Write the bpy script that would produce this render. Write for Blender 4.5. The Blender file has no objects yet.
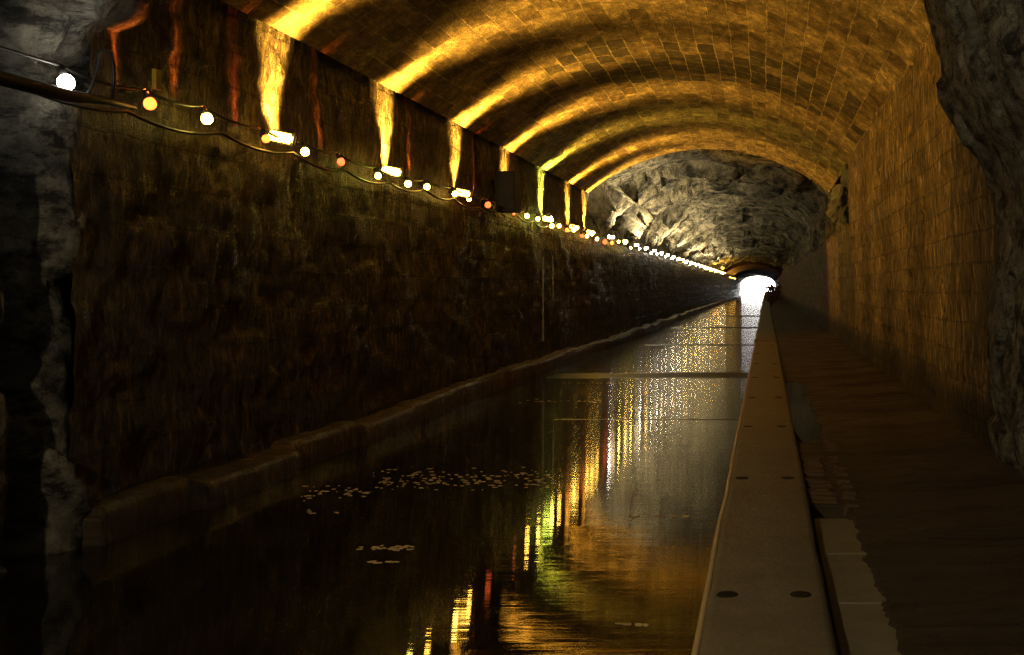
import bpy, bmesh, math, random
import numpy as np
from mathutils import Vector, noise
random.seed(7)
PI = math.pi
S = bpy.context.scene
COL = S.collection
F = 1100.0          # focal length in pixels of the 1024x655 frame
VX, VY = 766, 286   # vanishing point of the tunnel
CAMZ = 1.42         # eye height above the water (world Z = 0)

# ------------------------------------------------------------------ helpers
def tag(o, label=None, cat=None, group=None, kind=None):
    if label: o['label'] = label
    if cat: o['category'] = cat
    if group: o['group'] = group
    if kind: o['kind'] = kind
    return o

def mesh_obj(name, verts, faces, mat=None, parent=None, uvs=None, smooth=False):
    me = bpy.data.meshes.new(name)
    me.from_pydata([tuple(v) for v in verts], [], faces)
    if uvs is not None:
        l = me.uv_layers.new(name='UVMap')
        idx = np.empty(len(me.loops), dtype=np.int32)
        me.loops.foreach_get('vertex_index', idx)
        l.data.foreach_set('uv', np.asarray(uvs, dtype=np.float32)[idx].ravel())
    if smooth:
        me.polygons.foreach_set('use_smooth', [True]*len(me.polygons))
    me.update()
    o = bpy.data.objects.new(name, me); COL.objects.link(o)
    if mat: me.materials.append(mat)
    if parent: o.parent = parent
    return o

def grid(name, P, UV, mat, flip=False, smooth=True, parent=None):
    """P: rows x cols of points."""
    nr, nc = len(P), len(P[0])
    V = [p for r in P for p in r]; U = [u for r in UV for u in r]
    Fc = []
    for i in range(nr-1):
        for j in range(nc-1):
            a = i*nc+j; f = (a, a+1, a+nc+1, a+nc)
            Fc.append(f[::-1] if flip else f)
    return mesh_obj(name, V, Fc, mat, parent, U, smooth)

class MB:
    def __init__(s): s.v = []; s.f = []
    def add(s, vs, fs):
        b = len(s.v); s.v += [tuple(v) for v in vs]; s.f += [tuple(b+i for i in f) for f in fs]
    def box(s, x0, x1, y0, y1, z0, z1, ch=0.0):
        bm = bmesh.new(); bmesh.ops.create_cube(bm, size=1)
        for v in bm.verts:
            v.co = ((x0+x1)/2+v.co.x*(x1-x0), (y0+y1)/2+v.co.y*(y1-y0), (z0+z1)/2+v.co.z*(z1-z0))
        if ch: bmesh.ops.bevel(bm, geom=bm.edges[:], offset=ch, segments=2, affect='EDGES', profile=.5)
        s.bm(bm)
    def bm(s, bm, M=None):
        if M is not None: bm.transform(M)
        bm.verts.index_update()
        s.add([v.co[:] for v in bm.verts], [[v.index for v in f.verts] for f in bm.faces]); bm.free()
    def tube(s, pts, r, n=8):
        pts = [Vector(p) for p in pts]; rings = []
        for i, p in enumerate(pts):
            t = (pts[min(i+1, len(pts)-1)]-pts[max(i-1, 0)]).normalized()
            a = t.cross(Vector((0, 0, 1))) if abs(t.z) < .9 else t.cross(Vector((1, 0, 0)))
            a.normalize(); b = t.cross(a)
            rr = r[i] if isinstance(r, (list, tuple)) else r
            rings.append([p+a*rr*math.cos(2*PI*k/n)+b*rr*math.sin(2*PI*k/n) for k in range(n)])
        vs = [v for R in rings for v in R]
        fs = [(i*n+k, i*n+(k+1) % n, (i+1)*n+(k+1) % n, (i+1)*n+k) for i in range(len(rings)-1) for k in range(n)]
        fs += [tuple(range(n))[::-1], tuple((len(rings)-1)*n+k for k in range(n))]
        s.add(vs, fs)
    def build(s, name, mat, parent=None, smooth=False):
        return mesh_obj(name, s.v, s.f, mat, parent, None, smooth)

def empty(name, loc):
    o = bpy.data.objects.new(name, None); COL.objects.link(o); o.location = loc
    o.empty_display_size = .1
    return o

def fb(x, y, z, o=4): return noise.fractal(Vector((x, y, z)), 1.0, 2.0, o)
def blk(x, y, z, tilt=1.1):
    """blocky rock noise: tilted facets per voronoi cell"""
    p = Vector((x, y, z)); d, pts = noise.voronoi(p)
    f = pts[0]; h = noise.cell_vector(f*7.31+Vector((3.1, 1.7, 9.2)))
    e = p-f; edge = min(1.0, (d[1]-d[0])*6)
    return (h.x-.5)+tilt*((h.y-.5)*e.x+(h.z-.5)*e.y+(h.x-.5)*e.z)-.25*(1-edge)

def sstep(a, b, x):
    t = min(1, max(0, (x-a)/(b-a))); return t*t*(3-2*t)
def interp(tab, x): return float(np.interp(x, [a for a, b in tab], [b for a, b in tab]))
def ysteps(y0, y1, s0, k):
    out = [y0]; y = y0
    while y < y1:
        y += max(s0, abs(y)*k); out.append(min(y, y1))
    return out

# ------------------------------------------------------------------ materials
class NT:
    def __init__(s, name):
        s.m = bpy.data.materials.new(name); s.m.use_nodes = True
        s.n = s.m.node_tree; s.n.nodes.clear()
        s.out = s.N('ShaderNodeOutputMaterial'); s.b = s.N('ShaderNodeBsdfPrincipled')
        s.L(s.b.outputs[0], s.out.inputs[0])
    def N(s, t, **kw):
        n = s.n.nodes.new(t)
        for k, v in kw.items(): setattr(n, k, v)
        return n
    def L(s, a, b): s.n.links.new(a, b)
    def set(s, inp, v):
        if hasattr(v, 'is_output') or isinstance(v, bpy.types.NodeSocket): s.L(v, inp)
        else: inp.default_value = v
    def coord(s, which='UV', scale=(1, 1, 1)):
        t = s.N('ShaderNodeTexCoord'); m = s.N('ShaderNodeMapping'); m.inputs['Scale'].default_value = scale
        s.L(t.outputs[which], m.inputs[0]); return m.outputs[0]
    def noise(s, vec, scale, detail=6, rough=.6, dist=0):
        n = s.N('ShaderNodeTexNoise'); s.L(vec, n.inputs['Vector'])
        n.inputs['Scale'].default_value = scale; n.inputs['Detail'].default_value = detail
        n.inputs['Roughness'].default_value = rough; n.inputs['Distortion'].default_value = dist
        return n.outputs[0]
    def ramp(s, f, pts):
        r = s.N('ShaderNodeValToRGB'); s.L(f, r.inputs[0]); e = r.color_ramp.elements
        while len(e) < len(pts): e.new(.5)
        for i, (p, c) in enumerate(pts):
            e[i].position = p; e[i].color = (c if isinstance(c, tuple) else (c, c, c))+(1,)
        return r.outputs[0]
    def math(s, op, a, b=0.0, c=None):
        n = s.N('ShaderNodeMath', operation=op); s.set(n.inputs[0], a); s.set(n.inputs[1], b)
        if c is not None: s.set(n.inputs[2], c)
        return n.outputs[0]
    def mix(s, f, a, b, mode='MIX'):
        n = s.N('ShaderNodeMix', data_type='RGBA', blend_type=mode); s.set(n.inputs[0], f)
        for i, v in ((6, a), (7, b)):
            if isinstance(v, tuple): n.inputs[i].default_value = v+(1,)
            else: s.L(v, n.inputs[i])
        return n.outputs[2]
    def bump(s, h, strength, dist, prev=None):
        n = s.N('ShaderNodeBump'); n.inputs['Strength'].default_value = strength; n.inputs['Distance'].default_value = dist
        s.L(h, n.inputs['Height'])
        if prev is not None: s.L(prev, n.inputs['Normal'])
        return n.outputs[0]

def simple(name, col, rough=.6, metal=0, emis=None, es=0):
    t = NT(name); v = t.noise(t.coord('Object', (1, 1, 1)), 9, 4)
    t.L(t.mix(t.ramp(v, [(.3, 0.0), (.7, 1.0)]), tuple(c*.7 for c in col), col), t.b.inputs['Base Color'])
    t.b.inputs['Roughness'].default_value = rough; t.b.inputs['Metallic'].default_value = metal
    if emis:
        t.b.inputs['Emission Color'].default_value = emis+(1,); t.b.inputs['Emission Strength'].default_value = es
    return t.m

def masonry(name, c1, c2, mort, bw, rh, streak=.6, wet=.0, rough=.75, bump=.03, dirt=(.03, .022, .012), black=0.0, mortar=.014, chalk=0.0, strv=(7, 1.6), basez=None, fl=(18, 4.5), fa=1.0, spec=.3):
    t = NT(name); uv = t.coord('UV')
    # wobble the courses
    w = t.N('ShaderNodeTexNoise'); t.L(uv, w.inputs['Vector']); w.inputs['Scale'].default_value = 1.3; w.inputs['Detail'].default_value = 3
    wc = t.N('ShaderNodeVectorMath', operation='MULTIPLY_ADD'); t.L(w.outputs[1], wc.inputs[0]); wc.inputs[1].default_value = (.08, .06, 0); t.L(uv, wc.inputs[2])
    br = t.N('ShaderNodeTexBrick'); t.L(wc.outputs[0], br.inputs['Vector'])
    br.inputs['Scale'].default_value = 1; br.inputs['Brick Width'].default_value = bw; br.inputs['Row Height'].default_value = rh
    br.inputs['Mortar Size'].default_value = mortar; br.inputs['Mortar Smooth'].default_value = .6; br.inputs['Bias'].default_value = 0
    br.inputs['Color1'].default_value = (0, 0, 0, 1); br.inputs['Color2'].default_value = (1, 1, 1, 1); br.inputs['Mortar'].default_value = (.5, .5, .5, 1)
    br.offset_frequency = 2; br.squash = 1
    val = t.N('ShaderNodeSeparateColor'); t.L(br.outputs[0], val.inputs[0]); cellv = val.outputs[0]
    col = t.mix(cellv, c1, c2)
    n1 = t.noise(uv, 3.2, 8, .65)
    col = t.mix(t.ramp(n1, [(.38, 1.0), (.62, 0.0)]), col, t.mix(.5, col, dirt))
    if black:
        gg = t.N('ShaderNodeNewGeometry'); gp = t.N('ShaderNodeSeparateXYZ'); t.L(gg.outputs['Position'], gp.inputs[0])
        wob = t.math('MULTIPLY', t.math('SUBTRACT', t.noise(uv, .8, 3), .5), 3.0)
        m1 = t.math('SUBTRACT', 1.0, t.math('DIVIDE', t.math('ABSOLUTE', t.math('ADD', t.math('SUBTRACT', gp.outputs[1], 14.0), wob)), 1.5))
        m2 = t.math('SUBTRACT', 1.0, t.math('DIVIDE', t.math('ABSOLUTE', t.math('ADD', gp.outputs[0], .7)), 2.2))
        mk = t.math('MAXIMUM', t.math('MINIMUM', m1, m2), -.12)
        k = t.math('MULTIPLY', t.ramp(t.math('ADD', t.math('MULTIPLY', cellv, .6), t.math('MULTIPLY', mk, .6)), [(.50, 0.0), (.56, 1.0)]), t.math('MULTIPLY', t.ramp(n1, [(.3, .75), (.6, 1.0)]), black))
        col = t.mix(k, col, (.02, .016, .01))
    col = t.mix(br.outputs['Fac'], col, mort)
    sv = t.coord('UV', (strv[0], strv[1], 1)); sn = t.noise(sv, 1.0, 9, .74, .1)
    col = t.mix(t.math('MULTIPLY', t.ramp(sn, [(.42, 1.0), (.62, 0.0)]), streak), col, dirt)
    if chalk:
        cn = t.noise(t.coord('UV', (11, .8, 1)), 1.0, 7, .75, .2); cm = t.noise(uv, 1.1, 3, .6)
        k = t.math('MULTIPLY', t.ramp(cn, [(.56, 0.0), (.68, 1.0)]), t.ramp(cm, [(.42, 0.0), (.6, 1.0)]))
        col = t.mix(t.math('MULTIPLY', k, chalk), col, (.42, .38, .3))
    fv = t.noise(t.coord('UV', (fl[0], fl[1], 1)), 1.0, 9, .78, .15)
    col = t.mix(fa, col, t.ramp(fv, [(.36, .08), (.5, .75), (.62, 2.3)]), 'MULTIPLY')
    rr = t.ramp(sn, [(.35, max(.12, rough-wet)), (.65, rough)])
    if basez is not None:     # damp band along the foot of the wall
        g = t.N('ShaderNodeNewGeometry'); sp = t.N('ShaderNodeSeparateXYZ'); t.L(g.outputs['Position'], sp.inputs[0])
        zz = t.math('ADD', sp.outputs[2], t.math('MULTIPLY', n1, -.35))
        d = t.ramp(t.math('SUBTRACT', zz, basez-.35), [(.30, 1.0), (.48, 0.0)])
        col = t.mix(t.math('MULTIPLY', d, .8), col, (.016, .013, .009))
    t.L(col, t.b.inputs['Base Color']); t.L(rr, t.b.inputs['Roughness']); t.b.inputs['Specular IOR Level'].default_value = spec
    h = t.math('MULTIPLY', br.outputs['Fac'], -1.0)
    h = t.math('ADD', h, t.math('MULTIPLY', cellv, .5))
    b1 = t.bump(h, 1.0, bump)
    b2 = t.bump(sn, 1.0, bump*1.3, b1)
    b3 = t.bump(fv, 1.0, bump*.8, b2)
    t.L(b3, t.b.inputs['Normal'])
    return t.m

def rock(name, c1, c2, dark, rough=.7, scale=1.0, bump=.06, su=1.0, sv=.3, moss=None):
    t = NT(name); o = t.coord('UV', (su, sv, 1)); ob = t.coord('Object')
    n1 = t.noise(o, 1.2*scale, 9, .7, .2); n2 = t.noise(o, 4.5*scale, 11, .76, .1)
    col = t.mix(t.ramp(n1, [(.38, 0.0), (.62, 1.0)]), c1, c2)
    col = t.mix(t.ramp(n2, [(.42, 1.0), (.53, 0.0)]), col, dark)
    n3 = t.noise(ob, 6*scale, 10, .8, 0)
    col = t.mix(1.0, col, t.ramp(n3, [(.35, .35), (.6, 1.5)]), 'MULTIPLY')
    if moss:
        mn = t.noise(ob, .8, 4, .6); col = t.mix(t.math('MULTIPLY', t.ramp(mn, [(.5, 0.0), (.62, 1.0)]), .7), col, moss)
    t.L(col, t.b.inputs['Base Color']); t.b.inputs['Roughness'].default_value = rough
    b2 = t.bump(n2, 1.0, bump)
    b3 = t.bump(n3, 1.0, bump*.8, b2)
    t.L(b3, t.b.inputs['Normal'])
    return t.m

M = {}
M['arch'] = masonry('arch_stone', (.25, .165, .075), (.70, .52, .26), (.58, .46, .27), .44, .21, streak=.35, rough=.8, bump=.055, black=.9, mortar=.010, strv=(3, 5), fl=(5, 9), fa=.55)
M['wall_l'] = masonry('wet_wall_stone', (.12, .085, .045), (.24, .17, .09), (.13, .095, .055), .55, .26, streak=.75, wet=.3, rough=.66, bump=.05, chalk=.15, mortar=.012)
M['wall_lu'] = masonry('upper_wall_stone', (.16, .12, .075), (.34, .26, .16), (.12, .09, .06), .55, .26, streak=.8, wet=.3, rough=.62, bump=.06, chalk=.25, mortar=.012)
M['wall_r'] = masonry('towpath_wall_stone', (.30, .20, .09), (.46, .32, .16), (.22, .15, .08), .40, .20, streak=.7, wet=.15, rough=.75, bump=.035, chalk=.25, mortar=.008, basez=.52)
M['bore'] = masonry('bore_brick', (.32, .17, .10), (.42, .25, .15), (.3, .24, .2), .23, .08, streak=.3, rough=.8, bump=.01)
M['footing'] = masonry('footing_stone', (.09, .058, .03), (.15, .098, .055), (.05, .04, .03), 1.4, .5, streak=.5, wet=.3, rough=.6, bump=.03, mortar=.01)
M['rock_far'] = rock('far_rock', (.20, .19, .165), (.60, .54, .41), (.03, .03, .026), .65, 1.0, .12, 1.1, .28)
M['rock_near'] = rock('near_rock', (.18, .17, .145), (.42, .40, .33), (.03, .028, .025), .7, 1.6, .16, 1.0, .9)
M['shroud'] = rock('shroud_earth', (.10, .09, .06), (.15, .13, .09), (.04, .035, .02), .9, .3, .1)
M['black'] = simple('black_rubber', (.02, .02, .02), .5)
M['steel'] = simple('dark_steel', (.05, .05, .05), .4, .6)
M['cabinet'] = simple('cabinet_grey', (.035, .036, .034), .45, .2)
M['leaf'] = simple('dry_leaf', (.22, .11, .05), .7)
M['stem'] = simple('twig', (.08, .05, .03), .8)
M['yellow'] = simple('yellow_tag', (.55, .42, .03), .5)
M['nosing_highlight'] = simple('pale_highlight', (.62, .46, .24), .4)  # pale colour paints the highlight along the kerb edge
M['bolt'] = simple('bolt_iron', (.012, .010, .008), .7, .3)

# kerb concrete
t = NT('kerb_concrete'); o = t.coord('Object'); n1 = t.noise(o, 4, 8, .7); n2 = t.noise(o, 40, 6, .7)
c = t.mix(t.ramp(n1, [(.3, 0.0), (.7, 1.0)]), (.15, .125, .08), (.23, .195, .125))
c = t.mix(t.math('MULTIPLY', t.ramp(n2, [(.3, 1.0), (.45, 0.0)]), .6), c, (.06, .045, .03))
t.L(c, t.b.inputs['Base Color']); t.b.inputs['Roughness'].default_value = .6
t.L(t.bump(n2, .6, .004, t.bump(n1, .5, .02)), t.b.inputs['Normal']); M['kerb'] = t.m
# slab concrete
t = NT('slab_concrete'); o = t.coord('Object'); n1 = t.noise(o, 6, 8, .7); n2 = t.noise(o, 50, 6, .7)
c = t.mix(t.ramp(n1, [(.3, 0.0), (.7, 1.0)]), (.15, .128, .08), (.22, .19, .12))
t.L(c, t.b.inputs['Base Color']); t.b.inputs['Roughness'].default_value = .7
t.L(t.bump(n2, .6, .004, t.bump(n1, .5, .01)), t.b.inputs['Normal']); M['slab'] = t.m
# towpath mud
t = NT('towpath_mud'); o = t.coord('Object', (1.2, 7, 1)); n1 = t.noise(o, 1.6, 9, .7, .5); o2 = t.coord('Object'); n2 = t.noise(o2, .9, 4, .6)
n3 = t.noise(t.coord('Object', (2, 14, 2)), 3.2, 8, .75, .3)
c = t.mix(t.ramp(n1, [(.35, 0.0), (.65, 1.0)]), (.022, .016, .009), (.095, .065, .034))
c = t.mix(t.ramp(n2, [(.4, 0.0), (.6, 1.0)]), c, t.mix(.5, c, (.06, .032, .012)))
t.L(c, t.b.inputs['Base Color']); t.L(t.ramp(n1, [(.4, .45), (.6, .85)]), t.b.inputs['Roughness'])
t.L(t.bump(n3, 1.0, .02, t.bump(n1, 1.0, .04)), t.b.inputs['Normal']); M['mud'] = t.m
# dirt brick
M['brick'] = simple('worn_brick', (.12, .07, .032), .8)
# canal water
t = NT('canal_water'); g = t.N('ShaderNodeNewGeometry'); sp = t.N('ShaderNodeSeparateXYZ'); t.L(g.outputs['Position'], sp.inputs[0])
t.b.inputs['Base Color'].default_value = (.010, .0075, .004, 1); t.b.inputs['IOR'].default_value = 1.75
t.b.inputs['Specular IOR Level'].default_value = .5
ob = t.coord('Object', (.5, 1.0, 1)); nz = t.noise(ob, .5, 3, .6)
def wband(y, w, x0, soft=.6):
    a = t.math('ABSOLUTE', t.math('SUBTRACT', t.math('ADD', sp.outputs[1], t.math('MULTIPLY', nz, w*1.2)), y+w*.6))
    k = t.ramp(t.math('DIVIDE', a, w*2), [(.25, 1.0), (.5, 0.0)])
    xm = t.ramp(t.math('MULTIPLY_ADD', sp.outputs[0], .2, .8), [((x0*.2+.8)-.04, 0.0), ((x0*.2+.8)+.02, 1.0)])
    return t.math('MULTIPLY', k, xm)
bands = wband(17.4, .75, -3.4)
for y, w, x0 in ((26.5, .35, -2.9), (37.5, .7, -3.2), (11.7, .05, -2.2), (52, 1.2, -3)):
    bands = t.math('MAXIMUM', bands, wband(y, w, x0))
ro = t.math('ADD', t.ramp(t.math('DIVIDE', sp.outputs[1], 30), [(.2, .03), (.5, .13)]), t.math('MULTIPLY', bands, .22))
t.L(ro, t.b.inputs['Roughness']); t.b.inputs['Anisotropic'].default_value = .9
tv = t.N('ShaderNodeCombineXYZ'); tv.inputs[1].default_value = 1.0; t.L(tv.outputs[0], t.b.inputs['Tangent'])
wn = t.noise(t.coord('Object', (.22, 5, 1)), 1.6, 4, .65); wn2 = t.noise(t.coord('Object', (.15, 1.2, 1)), 1.2, 2, .5)
rip = t.ramp(t.math('DIVIDE', t.math('ADD', sp.outputs[1], t.math('MULTIPLY', nz, 3)), 20), [(.42, .10), (.66, .06)])
bn = t.N('ShaderNodeBump'); t.L(rip, bn.inputs['Strength']); bn.inputs['Distance'].default_value = .012; t.L(wn, bn.inputs['Height'])
b = t.bump(wn2, .12, .02, bn.outputs[0]); t.L(b, t.b.inputs['Normal']); M['water'] = t.m
t = NT('puddle_water'); t.b.inputs['Base Color'].default_value = (.02, .018, .015, 1); t.b.inputs['Roughness'].default_value = .06
t.L(t.bump(t.noise(t.coord('Object'), 9, 3), .1, .004), t.b.inputs['Normal']); M['puddle'] = t.m
# pale colour painting ripples that catch the light
M['glints'] = simple('ripple_glints', (.85, .62, .28), .35)

# ------------------------------------------------------------------ arch geometry (camera relative z)
ACX, AHW, ASP, ARISE = -1.21, 2.49, 2.0, .88
AR = (AHW*AHW+ARISE*ARISE)/(2*ARISE); ACZ = ASP+ARISE-AR; AANG = math.asin(AHW/AR)
FLOORZ = .37
def RX(Y, Z):      # x of the right wall
    return 1.36+(-.075+.0)*sstep(.4, 3.4, Z)

# brick vault
P, U = [], []
for Y in np.arange(6.5, 23.21, .07):
    r, u = [], []
    for k in range(97):
        a = -AANG*1.02+2*AANG*1.02*k/96
        v = a*AR
        d = .018*blk(Y*1.7, v*3.6, 3.3)+.02*fb(Y*.7, v*.7, 1.0)
        if Y > 22.9: d *= .4
        R = AR+d
        r.append((ACX+R*math.sin(a), Y, CAMZ+ACZ+R*math.cos(a))); u.append((Y, v))
    P.append(r); U.append(u)
# thickness at the far ring: turn the edge outwards
for e in (.0, .35):
    r, u = [], []
    for k in range(97):
        a = -AANG*1.02+2*AANG*1.02*k/96; R = AR+e+.02
        r.append((ACX+R*math.sin(a), 23.25, CAMZ+ACZ+R*math.cos(a))); u.append((23.3+e, a*AR))
    P.append(r); U.append(u)
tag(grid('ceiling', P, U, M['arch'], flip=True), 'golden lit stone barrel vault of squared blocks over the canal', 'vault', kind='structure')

# left lower wall
def wl_rel(Y, Z): return .03*blk(Y*1.9, Z*3.9, 1.2)+.035*fb(Y*.8, Z*.8, 4.0)+.018*blk(Y*9, Z*3.5, 2.2)
P, U = [], []
for Y in ysteps(5.95, 166, .06, .008):
    r, u = [], []
    for Z in np.linspace(-.3, 2.46, 60):
        r.append((-3.76+wl_rel(Y, Z), Y, Z)); u.append((Y, Z))
    r.append((-3.95, Y, 2.47)); u.append((Y, 2.65)); r.append((-4.5, Y, 2.47)); u.append((Y, 3.2))
    P.append(r); U.append(u)
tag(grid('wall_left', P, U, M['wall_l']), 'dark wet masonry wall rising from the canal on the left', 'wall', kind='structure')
# left upper wall under the vault
P, U = [], []
for Y in np.arange(6.2, 23.25, .06):
    r, u = [], []
    for Z in np.linspace(2.40, 3.50, 30):
        r.append((-3.80+.8*wl_rel(Y, Z+5)+.03*fb(Y*3, Z*.8, 2.0), Y, Z)); u.append((Y, Z))
    P.append(r); U.append(u)
P.append([(-4.3, 23.27, p[2]) for p in P[-1]]); U.append([(23.8, q[1]) for q in U[-1]])
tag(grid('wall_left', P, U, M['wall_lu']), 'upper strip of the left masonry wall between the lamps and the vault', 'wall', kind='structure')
# footing
P, U = [], []
for Y in ysteps(6.0, 100, .06, .008):
    off = .05*(noise.cell(Vector((Y/1.4, 0, 0)))-.5)
    h = .22+.04*(noise.cell(Vector((Y/1.4, 3.3, 0)))-.5)+.012*fb(Y*2, 0, 0)
    w = .012*fb(Y*3, 1, 0)
    r = [(-3.56+off+w, Y, -.3), (-3.56+off+w, Y, 0), (-3.57+off+w, Y, h-.03), (-3.59+off+w, Y, h), (-3.66, Y, h+.01), (-3.80, Y, h+.02)]
    P.append(r); U.append([(Y, -.3), (Y, 0), (Y, h-.03), (Y, h), (Y, h+.07), (Y, h+.2)])
r0 = [(-3.9, P[0][0][1], q[2]) for q in P[0]]; P.insert(0, r0); U.insert(0, U[0])
tag(grid('trim_1', P, U, M['footing']), 'low stone footing ledge along the waterline of the left wall', 'ledge', kind='structure')

# right wall: full height to Y=17.4, then low to the bore
P, U = [], []
for Y in ysteps(6.35, 17.4, .06, .006):
    r, u = [], []
    for Z in np.linspace(.25, 3.50, 74):
        r.append((RX(Y, Z)-(.02*blk(Y*1.9, Z*4, 8.2)+.03*fb(Y*.8, Z*.8, 14.0)), Y, Z)); u.append((Y, Z))
    P.append(r); U.append(u)
P.append([(1.9, 17.42, p[2]) for p in P[-1]]); U.append([(18, q[1]) for q in U[-1]])
tag(grid('wall_right', P, U, M['wall_r'], flip=True), 'orange lit masonry wall beside the towpath on the right', 'wall', kind='structure')
P, U = [], []
for Y in ysteps(17.2, 166, .12, .01):
    r, u = [], []
    top = 2.42+.12*fb(Y*.5, 0, 7)
    for Z in np.linspace(.25, top, 34):
        r.append((RX(Y, Z)+.01-(.02*blk(Y*1.9, Z*4, 8.2)+.03*fb(Y*.8, Z*.8, 14.0)), Y, Z)); u.append((Y, Z))
    r.append((1.8, Y, top)); u.append((Y, top+.5)); P.append(r); U.append(u)
tag(grid('wall_right', P, U, M['wall_r'], flip=True), 'low darker masonry wall under the rock further down the towpath', 'wall', kind='structure')

# towpath ground
def ground(X, Y):
    z = FLOORZ+.012*fb(X*1.5, Y*2.6, 0)+.010*abs(fb(X*1.0, Y*7, 5))
    z += .035*sstep(.95, 1.35, X)
    st = (Y/1.15) % 1.0
    z += .032*(1-st)*sstep(.5, .9, X)                       # worn flags tilt across the path
    if 2 < Y < 5.25:
        ed = .385+.035*fb(Y*6, 3, 0)+.02*fb(Y*25, 1, 0)
        z += -.075*(1-sstep(ed-.012, ed+.012, X))
    pd = math.exp(-((X-.27-.03*fb(Y*1.3, 4, 4))/.13)**2)*(.75+.5*fb(X*9, Y*2.2, 8))*sstep(7.0, 8.2, Y)*(1-sstep(11.5, 12.8, Y))
    z -= .07*pd
    return z
ys = ysteps(-6, 4, .2, 0)[:-1]; ys = [y for y in ys if y < 1.5]+list(np.arange(1.5, 14, .03))+ysteps(14, 168, .1, .01)
xs = list(np.arange(.17, .5, .012))+list(np.linspace(.5, 1.62, 42))
P = [[(x, y, ground(x, y)) for x in xs] for y in ys]; U = [[(x, y) for x in xs] for y in ys]
tag(grid('floor', P, U, M['mud'], flip=True), 'brown muddy towpath with worn cross flags', 'path', kind='structure')

# concrete slabs beside the kerb
sj = [1.6, 2.3, 3.0, 3.69, 4.37, 5.04]
names = ['pale concrete slab between kerb and mud, nearest the camera', 'pale concrete slab in the bottom edge of the view beside the kerb', 'pale concrete slab second in view beside the kerb bolts',
         'pale concrete slab third from the bottom edge beside the kerb', 'pale concrete slab at the far end of the slab row beside the kerb']
for i in range(5):
    if i < 1: continue
    mb = MB(); mb.box(.215, .47, sj[i]+.006, sj[i+1]-.006, 0.25, .357, .006)
    o = mb.build('paving_slab', M['slab']); tag(o, names[i], 'slab', 'concrete slabs beside the kerb')
# half buried bricks
i = 0
for Y in np.arange(5.12, 7.9, .105):
    for X in (.27, .42):
        if X < .3 and Y > 6.6: continue
        if random.random() < .18: continue
        bm = bmesh.new(); bmesh.ops.create_cube(bm, size=1)
        sx, sy = (.15, .075) if X < .3 else (.085, .075)
        for v in bm.verts: v.co = (v.co.x*sx, v.co.y*sy, v.co.z*.07)
        bmesh.ops.bevel(bm, geom=bm.edges[:], offset=.012, segments=2, affect='EDGES')
        mb = MB(); mb.bm(bm); o = mb.build('brick', M['brick'])
        x = X+random.uniform(-.015, .015)
        o.location = (x, Y, ground(x, Y)-.024+random.uniform(0, .008)); o.rotation_euler = (random.uniform(-.08, .08), random.uniform(-.1, .1), random.uniform(-.12, .12))
        tag(o, 'small worn brick half buried in the mud between kerb and towpath', 'brick', 'half buried bricks by the kerb'); i += 1
# puddle
mb = MB(); n = 40; ring = []
for k in range(n):
    a = 2*PI*k/n; ring.append((.31+.135*math.cos(a), 9.9+2.7*math.sin(a), .358))
mb.add([(.31, 9.9, .358)]+ring, [(0, 1+k, 1+(k+1) % n) for k in range(n)])
tag(mb.build('puddle', M['puddle']), 'narrow dark puddle lying between the kerb and the towpath', 'puddle', kind='stuff')

# kerb
def kerb(y0, y1, label, step, amp, bolts):
    root = empty('kerb_beam', (0, y0, 0)); tag(root, label, 'kerb', 'kerb beams on the canal edge')
    prof = [(-.185, .02), (-.195, .30), (-.202, .385), (-.196, .408), (-.18, .419), (-.16, .42), (0, .423), (.17, .42), (.19, .414), (.2, .40), (.2, .20)]
    ys = ysteps(y0, y1, step, 0); P = []
    for Y in ys:
        dx = amp*fb(Y*.6, 0, 2); dz = .4*amp*fb(Y*.8, 5, 2)
        P.append([(x+dx*(1.6 if x < 0 else .8)+.003*fb(Y*4, x*3, 1), Y-y0, z+dz+.002*fb(Y*5, x*9, 1)) for x, z in prof])
    nc = len(prof); V = [p for r in P for p in r]; Fc = []
    for i in range(len(P)-1):
        for j in range(nc-1):
            a = i*nc+j; Fc.append((a, a+nc, a+nc+1, a+1))
    Fc.append(tuple(range(nc))); Fc.append(tuple((len(P)-1)*nc+j for j in range(nc))[::-1])
    b = mesh_obj('beam', V, Fc, M['kerb'], root, None, True)
    m = MB(); pts = []  # added strip, stands in for light caught by the rounded edge
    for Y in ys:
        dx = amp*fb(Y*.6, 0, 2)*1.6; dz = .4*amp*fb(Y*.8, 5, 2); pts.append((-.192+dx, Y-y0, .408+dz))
    m.tube(pts, .0135, 8); o = m.build('nosing_highlight', M['nosing_highlight'], root, True); o['label'] = 'pale strip painting the lit edge on the water side'
    for Y in bolts:
        for X in (-.125, .112):
            bm = bmesh.new()
            bmesh.ops.create_cone(bm, cap_ends=True, segments=16, radius1=.036, radius2=.033, depth=.004)
            for v in bm.verts: v.co.z += .0
            g = bmesh.ops.create_cone(bm, cap_ends=True, segments=6, radius1=.013, radius2=.012, depth=.007)
            m = MB(); m.bm(bm); o = m.build('bolt', M['bolt'], root); o.location = (X, Y-y0, .4225)
    return root
kerb(-3, 19.9, 'long flat concrete kerb beam with paired bolts, nearest the camera', .15, .004, [1.35, 3.56, 5.72, 7.82, 9.85, 12.0, 14.15, 16.3, 18.4])
kerb(19.95, 42, 'second kerb beam beyond the pale joint line, bumpy edge', .15, .03, [22, 25, 28])
kerb(42.05, 166, 'rough far kerb running from the small shrub to the tunnel mouth', .3, .05, [])
mb = MB(); mb.box(-.205, .205, 19.86, 19.99, .41, .436, .006)
tag(mb.build('joint_strip', M['kerb']), 'pale raised strip across the kerb at its first joint', 'strip')
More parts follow.
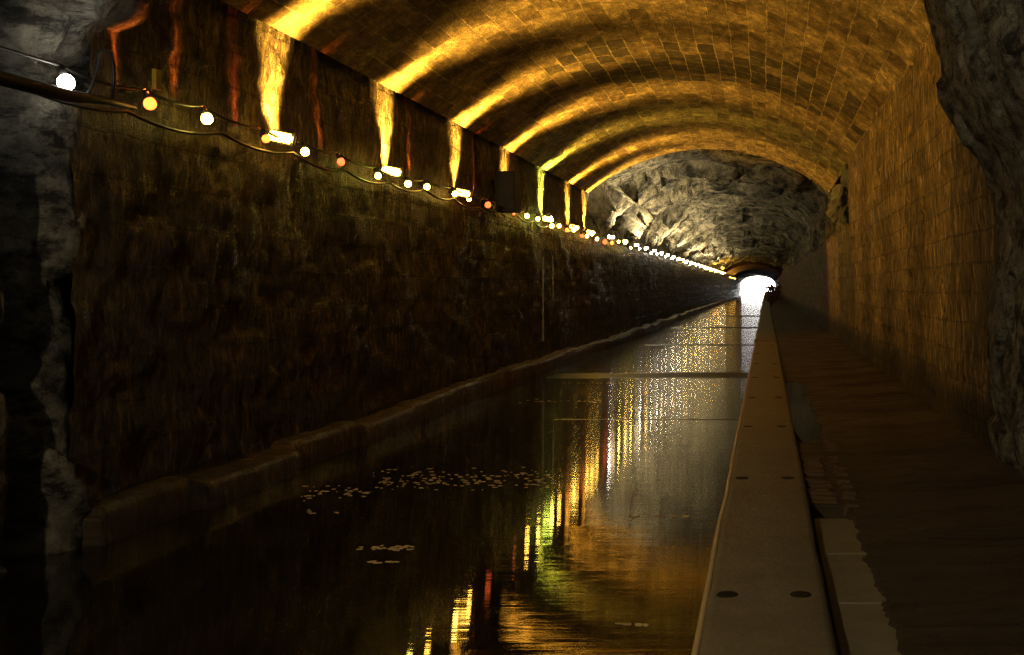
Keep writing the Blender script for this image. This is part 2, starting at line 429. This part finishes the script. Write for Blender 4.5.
# canal side under the kerb
P = [[(-.17+.01*fb(Y, z*3, 2), Y, z) for z in (-.3, 0, .2, .38)] for Y in ysteps(-6, 166, .4, .01)]
U = [[(p[1], p[2]) for p in r] for r in P]
tag(grid('trim_2', P, U, M['footing'], flip=True), 'dark canal edge wall below the kerb', 'ledge', kind='structure')

# water
mesh = mesh_obj('canal_water', [(-4.6, -30, 0), (-.1, -30, 0), (-.1, 400, 0), (-4.6, 400, 0)], [(0, 1, 2, 3)], M['water'])
tag(mesh, 'still black canal water mirroring the lamps and vault', 'water', kind='stuff')
# light glints on the ripples, painted as pale flecks
mb = MB(); random.seed(3)
def flecks(px0, px1, py, dpy, n):
    for _ in range(n):
        px = random.uniform(px0, px1); py_ = random.gauss(py, dpy)
        Y = CAMZ*F/(py_-VY); X = (px-VX)*Y/F
        s = random.uniform(.003, .011); a = random.uniform(0, PI)
        k = random.randint(5, 7)
        vs = [(X+s*random.uniform(1.0, 2.6)*math.cos(2*PI*q/k), Y+s*random.uniform(.5, 1.1)*math.sin(2*PI*q/k), .003) for q in range(k)]
        vs2 = [(v[0], v[1], -.003) for v in vs]
        mb.add(vs+vs2, [tuple(range(k))]+[(q, q+k, (q+1) % k+k, (q+1) % k) for q in range(k)])
flecks(370, 550, 479, 5, 170); flecks(300, 370, 492, 4, 40); flecks(360, 415, 548, 1.5, 26); flecks(370, 400, 562, .8, 8)
flecks(520, 600, 401, .8, 26); flecks(300, 340, 512, 1, 6); flecks(620, 650, 625, 1, 10); flecks(630, 690, 516, 1.2, 22); flecks(560, 620, 383, .5, 20)
tag(mb.build('ripple_glints', M['glints']), 'thin pale flecks painting ripple glints on the dark canal', 'glints', kind='stuff')

# ------------------------------------------------------------------ rock
def resample(pl, n):
    d = [0]
    for a, b in zip(pl, pl[1:]): d.append(d[-1]+math.hypot(b[0]-a[0], b[1]-a[1]))
    s = np.linspace(0, d[-1], n)
    return list(zip(np.interp(s, d, [p[0] for p in pl]), np.interp(s, d, [p[1] for p in pl]))), s
def normals(pl):
    out = []
    for i in range(len(pl)):
        a = pl[max(0, i-1)]; b = pl[min(len(pl)-1, i+1)]
        tx, tz = b[0]-a[0], b[1]-a[1]; l = math.hypot(tx, tz) or 1
        out.append((tz/l, -tx/l))       # points inwards for a left-to-right profile
    return out
# far rock vault
prof = [(-4.25, 1.0), (-4.30, 1.5), (-4.12, 2.1), (-3.70, 2.6), (-3.0, 3.0), (-1.9, 3.2), (-.6, 3.22), (.5, 3.05), (1.2, 2.65), (1.52, 2.1), (1.55, 1.5), (1.50, .9)]
pl, sv = resample(prof, 150); nn = normals(pl)
P, U = [], []
for iy, Y in enumerate(ysteps(22.75, 101, .11, .006)):
    r, u = [], []
    drop = interp([(22, 0), (30, .1), (45, .35), (60, .55), (80, .8), (101, .9)], Y)
    for (x, z), (nx, nz), s in zip(pl, nn, sv):
        up = sstep(1.4, 2.8, z)
        zz = z-drop*up
        lean = .2*z*(1-sstep(-3.2, -1.8, x))
        q = Y-lean
        fw = 1-sstep(-3.3, -2.2, x)
        d = (.42-.1*fw)*blk(q*.85, s*.16, .7, 1.3)+.20*blk(q*1.5, s*.42, 5., 1.3)+.08*blk(q*3.6, s*1.1, 2., 1.3)+.03*fb(Y*3, s*2, 0)
        if z > 2.5: d += .22*sstep(.1, .35, fb(q*.16, s*.08, 4, 2))
        if x > 1: d *= .6
        ph = (q-.5*max(0, z-1.0))/1.9+.55*fb(q*.45, s*.25, 6, 2)
        d += fw*sstep(26, 27.5, Y)*(.62*sstep(.15, .85, abs((ph % 1.0)*2-1))-.36)-.10*fw
        d = max(min(d, .55), -.7)
        ed = sstep(22.75, 23.3, Y)
        d = d*ed-.25*(1-ed)
        r.append((x+nx*d, Y, CAMZ+zz+nz*d)); u.append((q, s))
    P.append(r); U.append(u)
tag(grid('rock_vault', P, U, M['rock_far'], flip=True), 'jagged bare rock vault beyond the last stone arch', 'rock', kind='structure')
# ledge rock behind the wall top is part of the vault profile
# rock lump below the arch springing on the right
bm = bmesh.new(); bmesh.ops.create_icosphere(bm, subdivisions=5, radius=1)
for v in bm.verts:
    p = v.co.copy(); s = 1+.45*blk(p.x*1.7, p.y*1.7, p.z*1.2)+.25*blk(p.x*3.4, p.y*3.4, p.z*2.6)+.12*fb(p.x*3, p.y*3, p.z*3)
    v.co = Vector((p.x*.30*s, p.y*2.7*s, p.z*.52*s))
m = MB(); m.bm(bm); o = m.build('rock_corbel', M['rock_far'], None, True); o.location = (1.55, 20.4, CAMZ+1.6)
tag(o, 'lump of bare rock bulging out under the right foot of the last arch', 'rock', kind='structure')

# near rock
prof = [(-3.88, -1.75), (-3.85, -1.0), (-3.86, 0), (-3.9, .9), (-3.88, 1.5), (-3.8, 2.0), (-3.3, 2.7), (-1.6, 3.05), (-.2, 2.8), (.45, 2.4), (.80, 1.95), (.905, 1.66), (.955, 1.37), (.985, 1.08), (1.07, .9), (1.12, .78), (1.21, .69),
        (1.28, .5), (1.31, .21), (1.27, -.1), (1.255, -.55), (1.29, -.8), (1.35, -1.0), (1.42, -1.3)]
pl, sv = resample(prof, 330); nn = normals(pl)
P, U = [], []
ysn = list(np.arange(-26, -2, .5))+list(np.arange(-2, 3.0, .12))+list(np.arange(3.0, 6.41, .03))
for Y in ysn+[6.44, 6.47]:
    r, u = [], []
    for (x, z), (nx, nz), s in zip(pl, nn, sv):
        if x < -3:
            d = .12*blk(Y*1.3, z*.8, 3.7)+.07*blk(Y*3.2, z*2.4, 1.3)+.04*fb(Y*3, z*1.5, 0)
            d += .16*math.exp(-((Y-5.95)/.16)**2)*sstep(1.2, .9, z)-.28*math.exp(-((Y-5.66)/.10)**2)+.10*math.exp(-((Y-5.35)/.18)**2)
            d += .24*math.exp(-((Y-6.42)/.28)**2)*sstep(1.42, 1.62, z)
            d += .14*math.exp(-((Y-5.95)/.2)**2)*sstep(1.25, 1.5, z)+.11*blk(Y*4.2, z*3.4, 6.6)*sstep(.9, 1.2, z)
        else:
            d = .10*blk(Y*.9+3, s*.9, 3.9)+.06*blk(Y*2.3, s*2.3, 1.9)+.03*fb(Y*4, s*4, 0)
            if z < 1.7: d = min(d, .05)-.02
            if Y > 5.6 and x > 0: d *= .6
        if Y > 6.42: d -= (.35 if Y < 6.45 else .8)
        yy = 6.42 if Y > 6.42 else Y
        if x < -3: yy = min(Y, 6.42)+(.14 if Y > 6.3 else .14*sstep(5.9, 6.3, Y))
        r.append((x+nx*d, yy, CAMZ+z+nz*d)); u.append((Y, s))
    P.append(r); U.append(u)
near = grid('rock_vault', P, U, M['rock_near'], flip=True)
tag(near, 'grey unlined rock of the nearest stretch at both edges of the view', 'rock', kind='structure')
mb = MB(); mb.box(-6, 4, -26.4, -25.8, -1, 6)  # added cap out of view, stops daylight entering from behind
tag(mb.build('daylight_cap', M['rock_near']), 'unseen cap added behind the viewer to block daylight', 'rock', kind='structure')

# far lined bore
BCX, BHW = -1.2, 2.56
P, U = [], []
for Y in ysteps(99, 165, .8, .01):
    ap = interp([(99, 1.92), (165, 1.48)], Y); spz = ap-1.25
    r = [(BCX-BHW*math.cos(PI*k/48), Y, CAMZ+spz+1.25*abs(math.sin(PI*k/48))) for k in range(49)]
    r = [(r[0][0], Y, r[0][2]-1.0)]+r+[(r[-1][0], Y, .3)]
    P.append(r); U.append([(Y, .14*k) for k in range(len(r))])
tag(grid('bore_lining', P, U, M['bore'], flip=True), 'low brick lined bore leading to the bright tunnel mouth', 'vault', kind='structure')
def annulus(Y, inner, name, mat, label, top=6.5):
    n = len(inner); outer = []
    for x, z in inner:
        a = math.atan2(z-1.6, x-BCX); dx, dz = math.cos(a), math.sin(a)
        k = min(abs(4.5/dx) if abs(dx) > 1e-6 else 99, abs((top-1.6 if dz > 0 else 3.6)/dz) if abs(dz) > 1e-6 else 99)
        outer.append((BCX+dx*k, 1.6+dz*k))
    P = [[(x, Y, z) for x, z in inner], [(x, Y+.02, z) for x, z in inner], [(x, Y+.02, z) for x, z in outer]]
    U = [[(x, z) for x, z in inner], [(x, z) for x, z in inner], [(x, z) for x, z in outer]]
    tag(grid(name, P, U, mat, smooth=False), label, 'wall', kind='structure')
inn = [(p[0], p[2]) for p in P[0]]; inn[0] = (inn[0][0], .9); inn[-1] = (inn[-1][0], .3)
annulus(99, inn, 'head_wall', M['rock_far'], 'rock face around the start of the brick bore')
inn2 = [(p[0], p[2]) for p in P[-1]]; inn2[0] = (inn2[0][0], .3)
annulus(165.1, inn2, 'portal_wall', M['bore'], 'outer stone face around the tunnel mouth')
# voussoir ring at the start of the bore
m = MB(); n = 40
for k in range(n):
    a0, a1 = PI*k/n+.006, PI*(k+1)/n-.006
    q = []
    for (R, y) in ((0, 98.7), (.32, 98.7), (.32, 99.05), (0, 99.05)):
        for a in (a0, a1):
            q.append((BCX-(BHW+R)*math.cos(a), y, CAMZ+.67+(1.25+R)*abs(math.sin(a))))
    m.add(q, [(0, 1, 3, 2), (2, 3, 5, 4), (4, 5, 7, 6), (6, 7, 1, 0), (0, 2, 4, 6), (1, 7, 5, 3)])
tag(m.build('trim_3', M['bore']), 'ring of arch bricks where the low bore begins', 'arch', kind='structure')

# unseen shell added around everything (keeps daylight out)
m = MB(); X0, X1, Z0, Z1 = -6.2, 4.2, -1.2, 7.0
m.add([(X0, -26.5, Z0), (X1, -26.5, Z0), (X1, -26.5, Z1), (X0, -26.5, Z1), (X0, 165.2, Z0), (X1, 165.2, Z0), (X1, 165.2, Z1), (X0, 165.2, Z1)],
      [(0, 1, 2, 3), (0, 4, 5, 1), (1, 5, 6, 2), (2, 6, 7, 3), (3, 7, 4, 0)])
tag(m.build('daylight_shroud', M['shroud']), 'unseen shell added around the tunnel to keep daylight out', 'shroud', kind='structure')

# ------------------------------------------------------------------ lamps
LC = {'white': (1, .93, .78), 'amber': (1, .53, .07), 'orange': (1, .20, .025), 'red': (1, .12, .03), 'yellow': (1, .75, .12), 'lime': (.75, .9, .10), 'warm': (1, .78, .40)}
GL = {}
def glow(colr, strength):
    k = (colr, strength)
    if k not in GL:
        t = NT('glow_'+colr); t.b.inputs['Base Color'].default_value = (.3, .3, .3, 1)
        t.b.inputs['Emission Color'].default_value = LC[colr]+(1,); t.b.inputs['Emission Strength'].default_value = strength
        GL[k] = t.m; t.b.inputs['Emission Strength'].default_value = {'red': min(3.2, strength), 'orange': min(4, strength)}.get(colr, strength)
    return GL[k]
def globe_mesh(r, sub=2):
    bm = bmesh.new(); bmesh.ops.create_icosphere(bm, subdivisions=sub, radius=r)
    for v in bm.verts:
        if v.co.z > 0: v.co.z *= 1.15
    m = MB(); m.bm(bm); return m
def wallx(Y): return -3.76
BS = 28.0
def bulb(px, py, colr, label, big=1.0):
    X = -3.60; Y = -X*F/(VX-px); Z = CAMZ+(VY-py)*Y/F
    r = .036*big
    root = empty('festoon_bulb', (X, Y, Z)); tag(root, label, 'light bulb', 'coloured bulbs on the festoon cable')
    o = globe_mesh(r).build('globe', glow(colr, BS), root, True)
    m = MB(); m.tube([(-.01, 0, r*.9), (-.02, 0, r*.9+.03), (-.025, 0, r*.9+.05)], [.017, .018, .012], 10)
    m.build('socket', M['black'], root, True)
    return (X, Y, Z+r+.05)
bl = [(66, 83, 'white', 'large white bulb on the cable at the upper left rock', 1.15),
      (150, 104, 'orange', 'orange red bulb below the yellow cable tag', 1),
      (207, 119, 'yellow', 'yellow bulb halfway between the orange one and the first floodlight', 1),
      (266, 139, 'orange', 'orange bulb under the left side of the first amber floodlight streak', .8),
      (305, 152, 'amber', 'small amber bulb just right of the first bright floodlight', .9),
      (341, 162, 'red', 'red orange bulb alone between the first two amber floodlights', .9),
      (378, 176, 'lime', 'yellow green bulb under the second floodlight streak', .8),
      (408, 184, 'yellow', 'yellow green bulb right of the second floodlight', .9),
      (427, 187, 'amber', 'amber bulb left of the third floodlight', .9),
      (455, 194, 'yellow', 'yellow bulb at the foot of the third floodlight streak', .9),
      (469, 199, 'amber', 'small amber bulb close under the third floodlight', .8),
      (488, 205, 'red', 'red bulb left of the dark wall box', 1.1),
      (514, 214, 'red', 'dim red bulb right under the dark wall box', .5),
      (527, 216, 'amber', 'amber bulb right of the dark wall box', 1),
      (538, 219, 'yellow', 'pale yellow bulb left of the lime green streak', .9),
      (551, 219, 'white', 'white bulb right of the lime green streak', 1.1),
      (552, 226, 'yellow', 'yellow bulb hanging low beside the lime green streak', 1),
      (559, 226, 'amber', 'amber bulb right of the lime green streak', 1),
      (567, 230, 'orange', 'orange bulb at the foot of the streak before last', 1),
      (574, 230, 'yellow', 'yellow bulb at the foot of the streak before last', 1),
      (582, 236, 'red', 'red bulb between the last two amber streaks', 1),
      (587, 236, 'amber', 'amber bulb under the last amber streak', 1),
      (592, 234, 'yellow', 'yellow bulb just right of the last amber streak', 1.1),
      (597, 239, 'amber', 'amber bulb second right of the last amber streak', 1),
      (605, 242, 'red', 'bright red bulb at the end of the stone vault', 1.5),
      (612, 243, 'orange', 'orange bulb just past the bright red one', 1.3)]
tops = [bulb(*b) for b in bl]
BULB_WASH = [(150, 104, 'orange', 70), (207, 119, 'orange', 50), (341, 162, 'orange', 60), (427, 187, 'orange', 45), (488, 205, 'red', 90), (527, 216, 'orange', 70), (551, 219, 'amber', 20), (262, 139, 'red', 25)]

FL_Y = [8.29, 10.72, 13.20, 15.75, 18.35, 20.85, 22.8]
def spot(name, loc, target, W, colr, size, blend, parent=None, soft=.05, sy=1.0):
    L = bpy.data.lights.new(name, 'SPOT'); L.energy = W; L.color = LC[colr] if isinstance(colr, str) else colr
    L.spot_size = math.radians(size); L.spot_blend = blend; L.shadow_soft_size = soft
    o = bpy.data.objects.new(name, L); COL.objects.link(o)
    if parent: o.parent = parent; loc = Vector(loc)-parent.location; target = Vector(target)-parent.location
    o.location = loc; d = (Vector(target)-Vector(loc)).normalized()
    zc = -d; yc = Vector((0, 1, 0)); yc = (yc-zc*yc.dot(zc)).normalized(); xc = yc.cross(zc)
    from mathutils import Matrix
    o.rotation_euler = Matrix((xc, yc, zc)).transposed().to_euler(); o.scale = (1, sy, 1)
    return o
fl_labels = ['first amber floodlight on the left wall, the biggest and brightest', 'second amber floodlight from the left with a narrow white streak above',
             'third amber floodlight on the left wall, above two small bulbs', 'amber floodlight half hidden behind the dark wall box',
             'floodlight throwing a lime green streak up the wall', 'amber floodlight second from the end of the stone vault', 'last amber floodlight at the end of the stone vault']
def flood_body(m1, m2, m3):
    from mathutils import Matrix
    Mx = Matrix.Rotation(math.radians(12), 4, 'Y')
    bm = bmesh.new(); bmesh.ops.create_cube(bm, size=1)
    for v in bm.verts: v.co = (v.co.x*.20, .045+v.co.y*.05, v.co.z*.10)
    bmesh.ops.bevel(bm, geom=bm.edges[:], offset=.012, segments=2, affect='EDGES'); m1.bm(bm, Mx)
    bm = bmesh.new(); bmesh.ops.create_cube(bm, size=1)
    for v in bm.verts: v.co = (v.co.x*.175, -.01+v.co.y*.06, v.co.z*.075)
    bmesh.ops.bevel(bm, geom=bm.edges[:], offset=.016, segments=3, affect='EDGES'); m2.bm(bm, Mx)
    m3.box(-.24, -.08, .02, .06, .005, .03, .003); m3.box(-.25, -.235, .0, .08, -.04, .08, .003)
AE, GE = 720.0, 750.0
for i, Y in enumerate(FL_Y):
    c = 'lime' if i == 4 else 'amber'
    Zl = 2.53
    Y -= .08; root = empty('floodlight', (-3.62, Y, Zl)); Y += .28; tag(root, fl_labels[i], 'floodlight', 'floodlights on the left wall')
    m1, m2, m3 = MB(), MB(), MB(); flood_body(m1, m2, m3)
    m1.build('housing', M['black'], root); m2.build('lens', glow('lime' if i == 4 else 'amber', 14), root, True); m3.build('bracket', M['steel'], root)
    spot('spot_beam', (-3.50, Y-.0, Zl+.09), (-2.2, Y, Zl+1.10), AE*(.5 if i == 4 else 1), (.95, .62, .08) if i == 4 else c, 150, 1.0, root, .05, .22)
    spot('flood_wash', (-3.43, Y-.0, Zl+.12), (-3.80, Y, Zl+.50), GE, c, 120, .7, root, .02, .30)
for px, py, c, e in BULB_WASH:
    Y = 3.60*F/(VX-px); Z = CAMZ+(VY-py)*Y/F
    spot('bulb_glow', (-3.60, Y, Z+.06), (-3.80, Y, Z+.30), e, c, 96, .9, None, .03, .14)
# white lamp in the near rock (left), an added unseen fill, and the lamps behind the viewer
spot('spot_beam', (-3.45, 5.75, 2.60), (-3.9, 5.9, 3.0), 5, 'white', 100, 1.0)
spot('spot_beam', (-2.7, -2.0, 3.5), (.8, 5, 1.9), 430, (1, .80, .48), 150, 1.0, None, .1)  # added fill without a fixture, brightens the near rock
for Y in (3.3, .8, -1.7, -4.2):
    root = empty('floodlight', (-3.45, Y, 2.53)); tag(root, 'floodlight on the near rock outside the view', 'floodlight', 'floodlights outside the view')
    m1, m2, m3 = MB(), MB(), MB(); flood_body(m1, m2, m3)
    m1.build('housing', M['black'], root); m2.build('lens', glow('warm', 10), root, True); m3.build('bracket', M['steel'], root)
    spot('spot_beam', (-3.40, Y, 2.62), (-1.9, Y, 4.0), 38, 'warm', 110, 1.0, root)

# far string: white lamps in the rock stretch
random.seed(11)
cols = ['warm', 'white', 'warm', 'warm', 'yellow']
Y = 25.7; k = 0
fm = MB(); fm.box(-.06, .06, -.03, .03, -.035, .035, .012)
while Y < 118:
    far = sstep(80, 98, Y)
    c = 'warm' if k < 23 else 'amber'
    inb = Y > 99
    me = fm.build('floodlight', glow(c, 12)); me.location = (-3.25 if inb else -3.60, Y, 2.2 if inb else 2.56)
    tag(me, 'tiny warm white floodlight on the wall top under the rock', 'floodlight', 'floodlights under the far rock')
    L = bpy.data.lights.new('rock_beam', 'SPOT'); L.energy = 190*(1-.75*sstep(92, 104, Y)); L.color = LC[c]; L.spot_size = math.radians(160); L.spot_blend = 1; L.shadow_soft_size = .05
    o = bpy.data.objects.new('rock_beam', L); COL.objects.link(o); o.parent = me; o.location = (.0, 0, .12)
    o.rotation_euler = Vector((.15, 0, 1)).to_track_quat('-Z', 'Y').to_euler()
    Y += 2.45; k += 1
gm = {}
Y = 24.9; k = 0
while Y < 97:
    c = random.choice(['white', 'warm', 'warm', 'yellow', 'amber'] if k else ['white'])
    if c not in gm: gm[c] = globe_mesh(.032, 1).build('festoon_bulb', glow(c, 70), None, True); o = gm[c]
    else: o = gm[c].copy(); COL.objects.link(o)
    o.location = (-3.58+random.uniform(-.04, .04), Y, 2.50+random.uniform(-.08, .05))
    tag(o, 'tiny glowing bulb in the distant chain of lights below the rock', 'light bulb', 'far bulbs on the festoon cable')
    Y += random.uniform(.9, 1.9)+Y*.006; k += 1

# festoon cables
def sag(pts, drop, n=8):
    out = []
    for a, b in zip(pts, pts[1:]):
        for k in range(n):
            t_ = k/n; out.append((a[0]+(b[0]-a[0])*t_, a[1]+(b[1]-a[1])*t_, a[2]+(b[2]-a[2])*t_-4*drop*t_*(1-t_)))
    out.append(pts[-1]); return out
tp = sorted(tops, key=lambda p: p[1])
sel = [(-3.6, 3.0, 2.62)]+[p for i, p in enumerate(tp) if i == 0 or p[1]-tp[i-1][1] > .05]+[(-3.6, y, 2.58) for y in range(27, 98, 3)]
m = MB(); m.tube(sag([(p[0]-.03, p[1], p[2]) for p in sel], .03), .009, 6)
tag(m.build('festoon_cable', M['black'], None, True), 'thin black festoon cable the coloured bulbs hang from', 'cable')
m = MB(); pts = [(-3.66, 3.0+1.1*i, 2.44+.02*math.sin(i*1.7)) for i in range(19)]
m.tube(sag(pts, .05), .011, 6)
tag(m.build('supply_cable', M['steel'], None, True), 'second sagging supply cable clipped below the bulbs', 'cable')
# thick conduit at the near rock
def W(px, py, X):   # point on the plane x = X seen at a pixel
    Y = X*F/(px-VX); return (X, Y, CAMZ+(VY-py)*Y/F)
m = MB(); m.tube([W(-90, 62, -3.52), W(-30, 70, -3.52), W(30, 86, -3.52), W(70, 96, -3.52), W(108, 101, -3.55), W(135, 108, -3.6)], [.035, .035, .034, .032, .02, .012], 10)
tag(m.build('conduit', M['black'], None, True), 'thick dark conduit running across the rock at the upper left', 'pipe')
m = MB(); m.tube([W(84, 98, -3.58), W(92, 88, -3.58), W(97, 66, -3.58), W(100, 54, -3.58), W(105, 50, -3.58), W(111, 53, -3.58), W(114, 66, -3.58), W(114, 82, -3.6), W(112, 100, -3.62)], .010, 8)
tag(m.build('cable_loop', M['steel'], None, True), 'looped cable standing up between white and orange bulbs', 'cable')
p = W(155, 78, -3.62); m = MB(); m.box(p[0]-.004, p[0]+.004+.02, p[1]-.03, p[1]+.03, p[2]-.07, p[2]+.05, .003)
tag(m.build('cable_tag', M['yellow']), 'small yellow tag above the orange red bulb', 'tag')
# calcite drips on the walls, their wet glint painted in as pale colour
M['calcite'] = simple('calcite', (.62, .56, .44), .25)
random.seed(9)
for (x, y, z0, z1, w_, lab) in ((-3.70, 18.25, .5, 1.9, .022, 'long pale calcite drip with painted wet glint on the left wall below the lime green streak'), (-3.70, 19.1, 1.15, 1.95, .016, 'shorter pale calcite drip with painted wet glint right of the long one on the left wall'),
                      (1.29, 19.8, 1.5, 2.2, .022, 'pale drip painting a wet glint on the towpath wall under the rock corbel')):
    pts = []; rr = []; z = z1
    while z > z0:
        pts.append((x+random.uniform(-.004, .004), y+random.uniform(-.008, .008), z)); rr.append(w_*random.uniform(.25, 1.0)); z -= .035
    m = MB(); m.tube(pts, rr, 8); tag(m.build('calcite_glint', M['calcite'], None, True), lab, 'mineral streak')
# dark wall box
root = empty('junction_box', (-3.74, 15.2, 2.45)); tag(root, 'dark upright metal box on the left wall hiding a floodlight', 'electrical box')
m = MB(); m.box(0, .27, 0, .36, 0, .56, .012); m.build('case', M['cabinet'], root)
m = MB(); m.box(.03, .25, -.012, 0, .03, .53, .006); m.build('door', M['cabinet'], root)
m = MB(); m.box(.215, .235, -.03, -.01, .25, .31, .004); m.build('handle', M['steel'], root)

# shrub on the far kerb
random.seed(5)
base = Vector((.30, 58, .40)); root = empty('shrub', base); tag(root, 'small leafy shrub silhouetted on the far kerb against the daylight', 'shrub')
m = MB(); tips = []
for k in range(9):
    a = random.uniform(0, 2*PI); l = random.uniform(.5, 1.05); dx = math.cos(a)*random.uniform(.05, .3)
    pts = [(0, 0, -.05), (dx*.3, .1*math.sin(a), l*.4), (dx, .3*math.sin(a), l)]
    m.tube(pts, [.012, .009, .004], 5); tips += [Vector(pts[1])+(Vector(pts[2])-Vector(pts[1]))*t_ for t_ in (.1, .3, .5, .7, .9, 1)]
m.build('stem', M['stem'], root)
m = MB()
for tpnt in tips:
    for _ in range(9):
        c = tpnt+Vector((random.gauss(0, .11), random.gauss(0, .07), random.gauss(0, .06)))
        a, b = random.uniform(0, 2*PI), random.uniform(-1, 1); d = Vector((math.cos(a), math.sin(a), b)).normalized(); s = d.orthogonal().normalized()
        L_, w_ = .10, .045
        m.add([c-d*L_, c+s*w_, c+d*L_, c-s*w_], [(0, 1, 2, 3)])
m.build('foliage', M['leaf'], root)

# ------------------------------------------------------------------ world, camera
w = bpy.data.worlds.new('World'); S.world = w; w.use_nodes = True
bg = w.node_tree.nodes['Background']; bg.inputs[0].default_value = (1.0, .96, .92, 1); bg.inputs[1].default_value = 13.0
cam = bpy.data.cameras.new('Camera'); co = bpy.data.objects.new('Camera', cam); COL.objects.link(co); S.camera = co
co.location = (0, 0, CAMZ); co.rotation_euler = (PI/2, 0, 0)
cam.sensor_width = 36; cam.sensor_fit = 'HORIZONTAL'; cam.lens = 36*F/1024
cam.shift_x = (512-VX)/1024; cam.shift_y = -(327.5-VY)/1024
cam.clip_start = .05; cam.clip_end = 1000
vs = S.view_settings; vs.view_transform = 'Standard'; vs.look = 'None'; vs.gamma = 1; vs.exposure = .15; vs.use_curve_mapping = False
cy = S.cycles; cy.use_denoising = True; cy.denoising_prefilter = 'NONE'; cy.sample_clamp_indirect = 3.0; cy.sample_clamp_direct = 0
cy.max_bounces = 6; cy.diffuse_bounces = 4; cy.glossy_bounces = 3
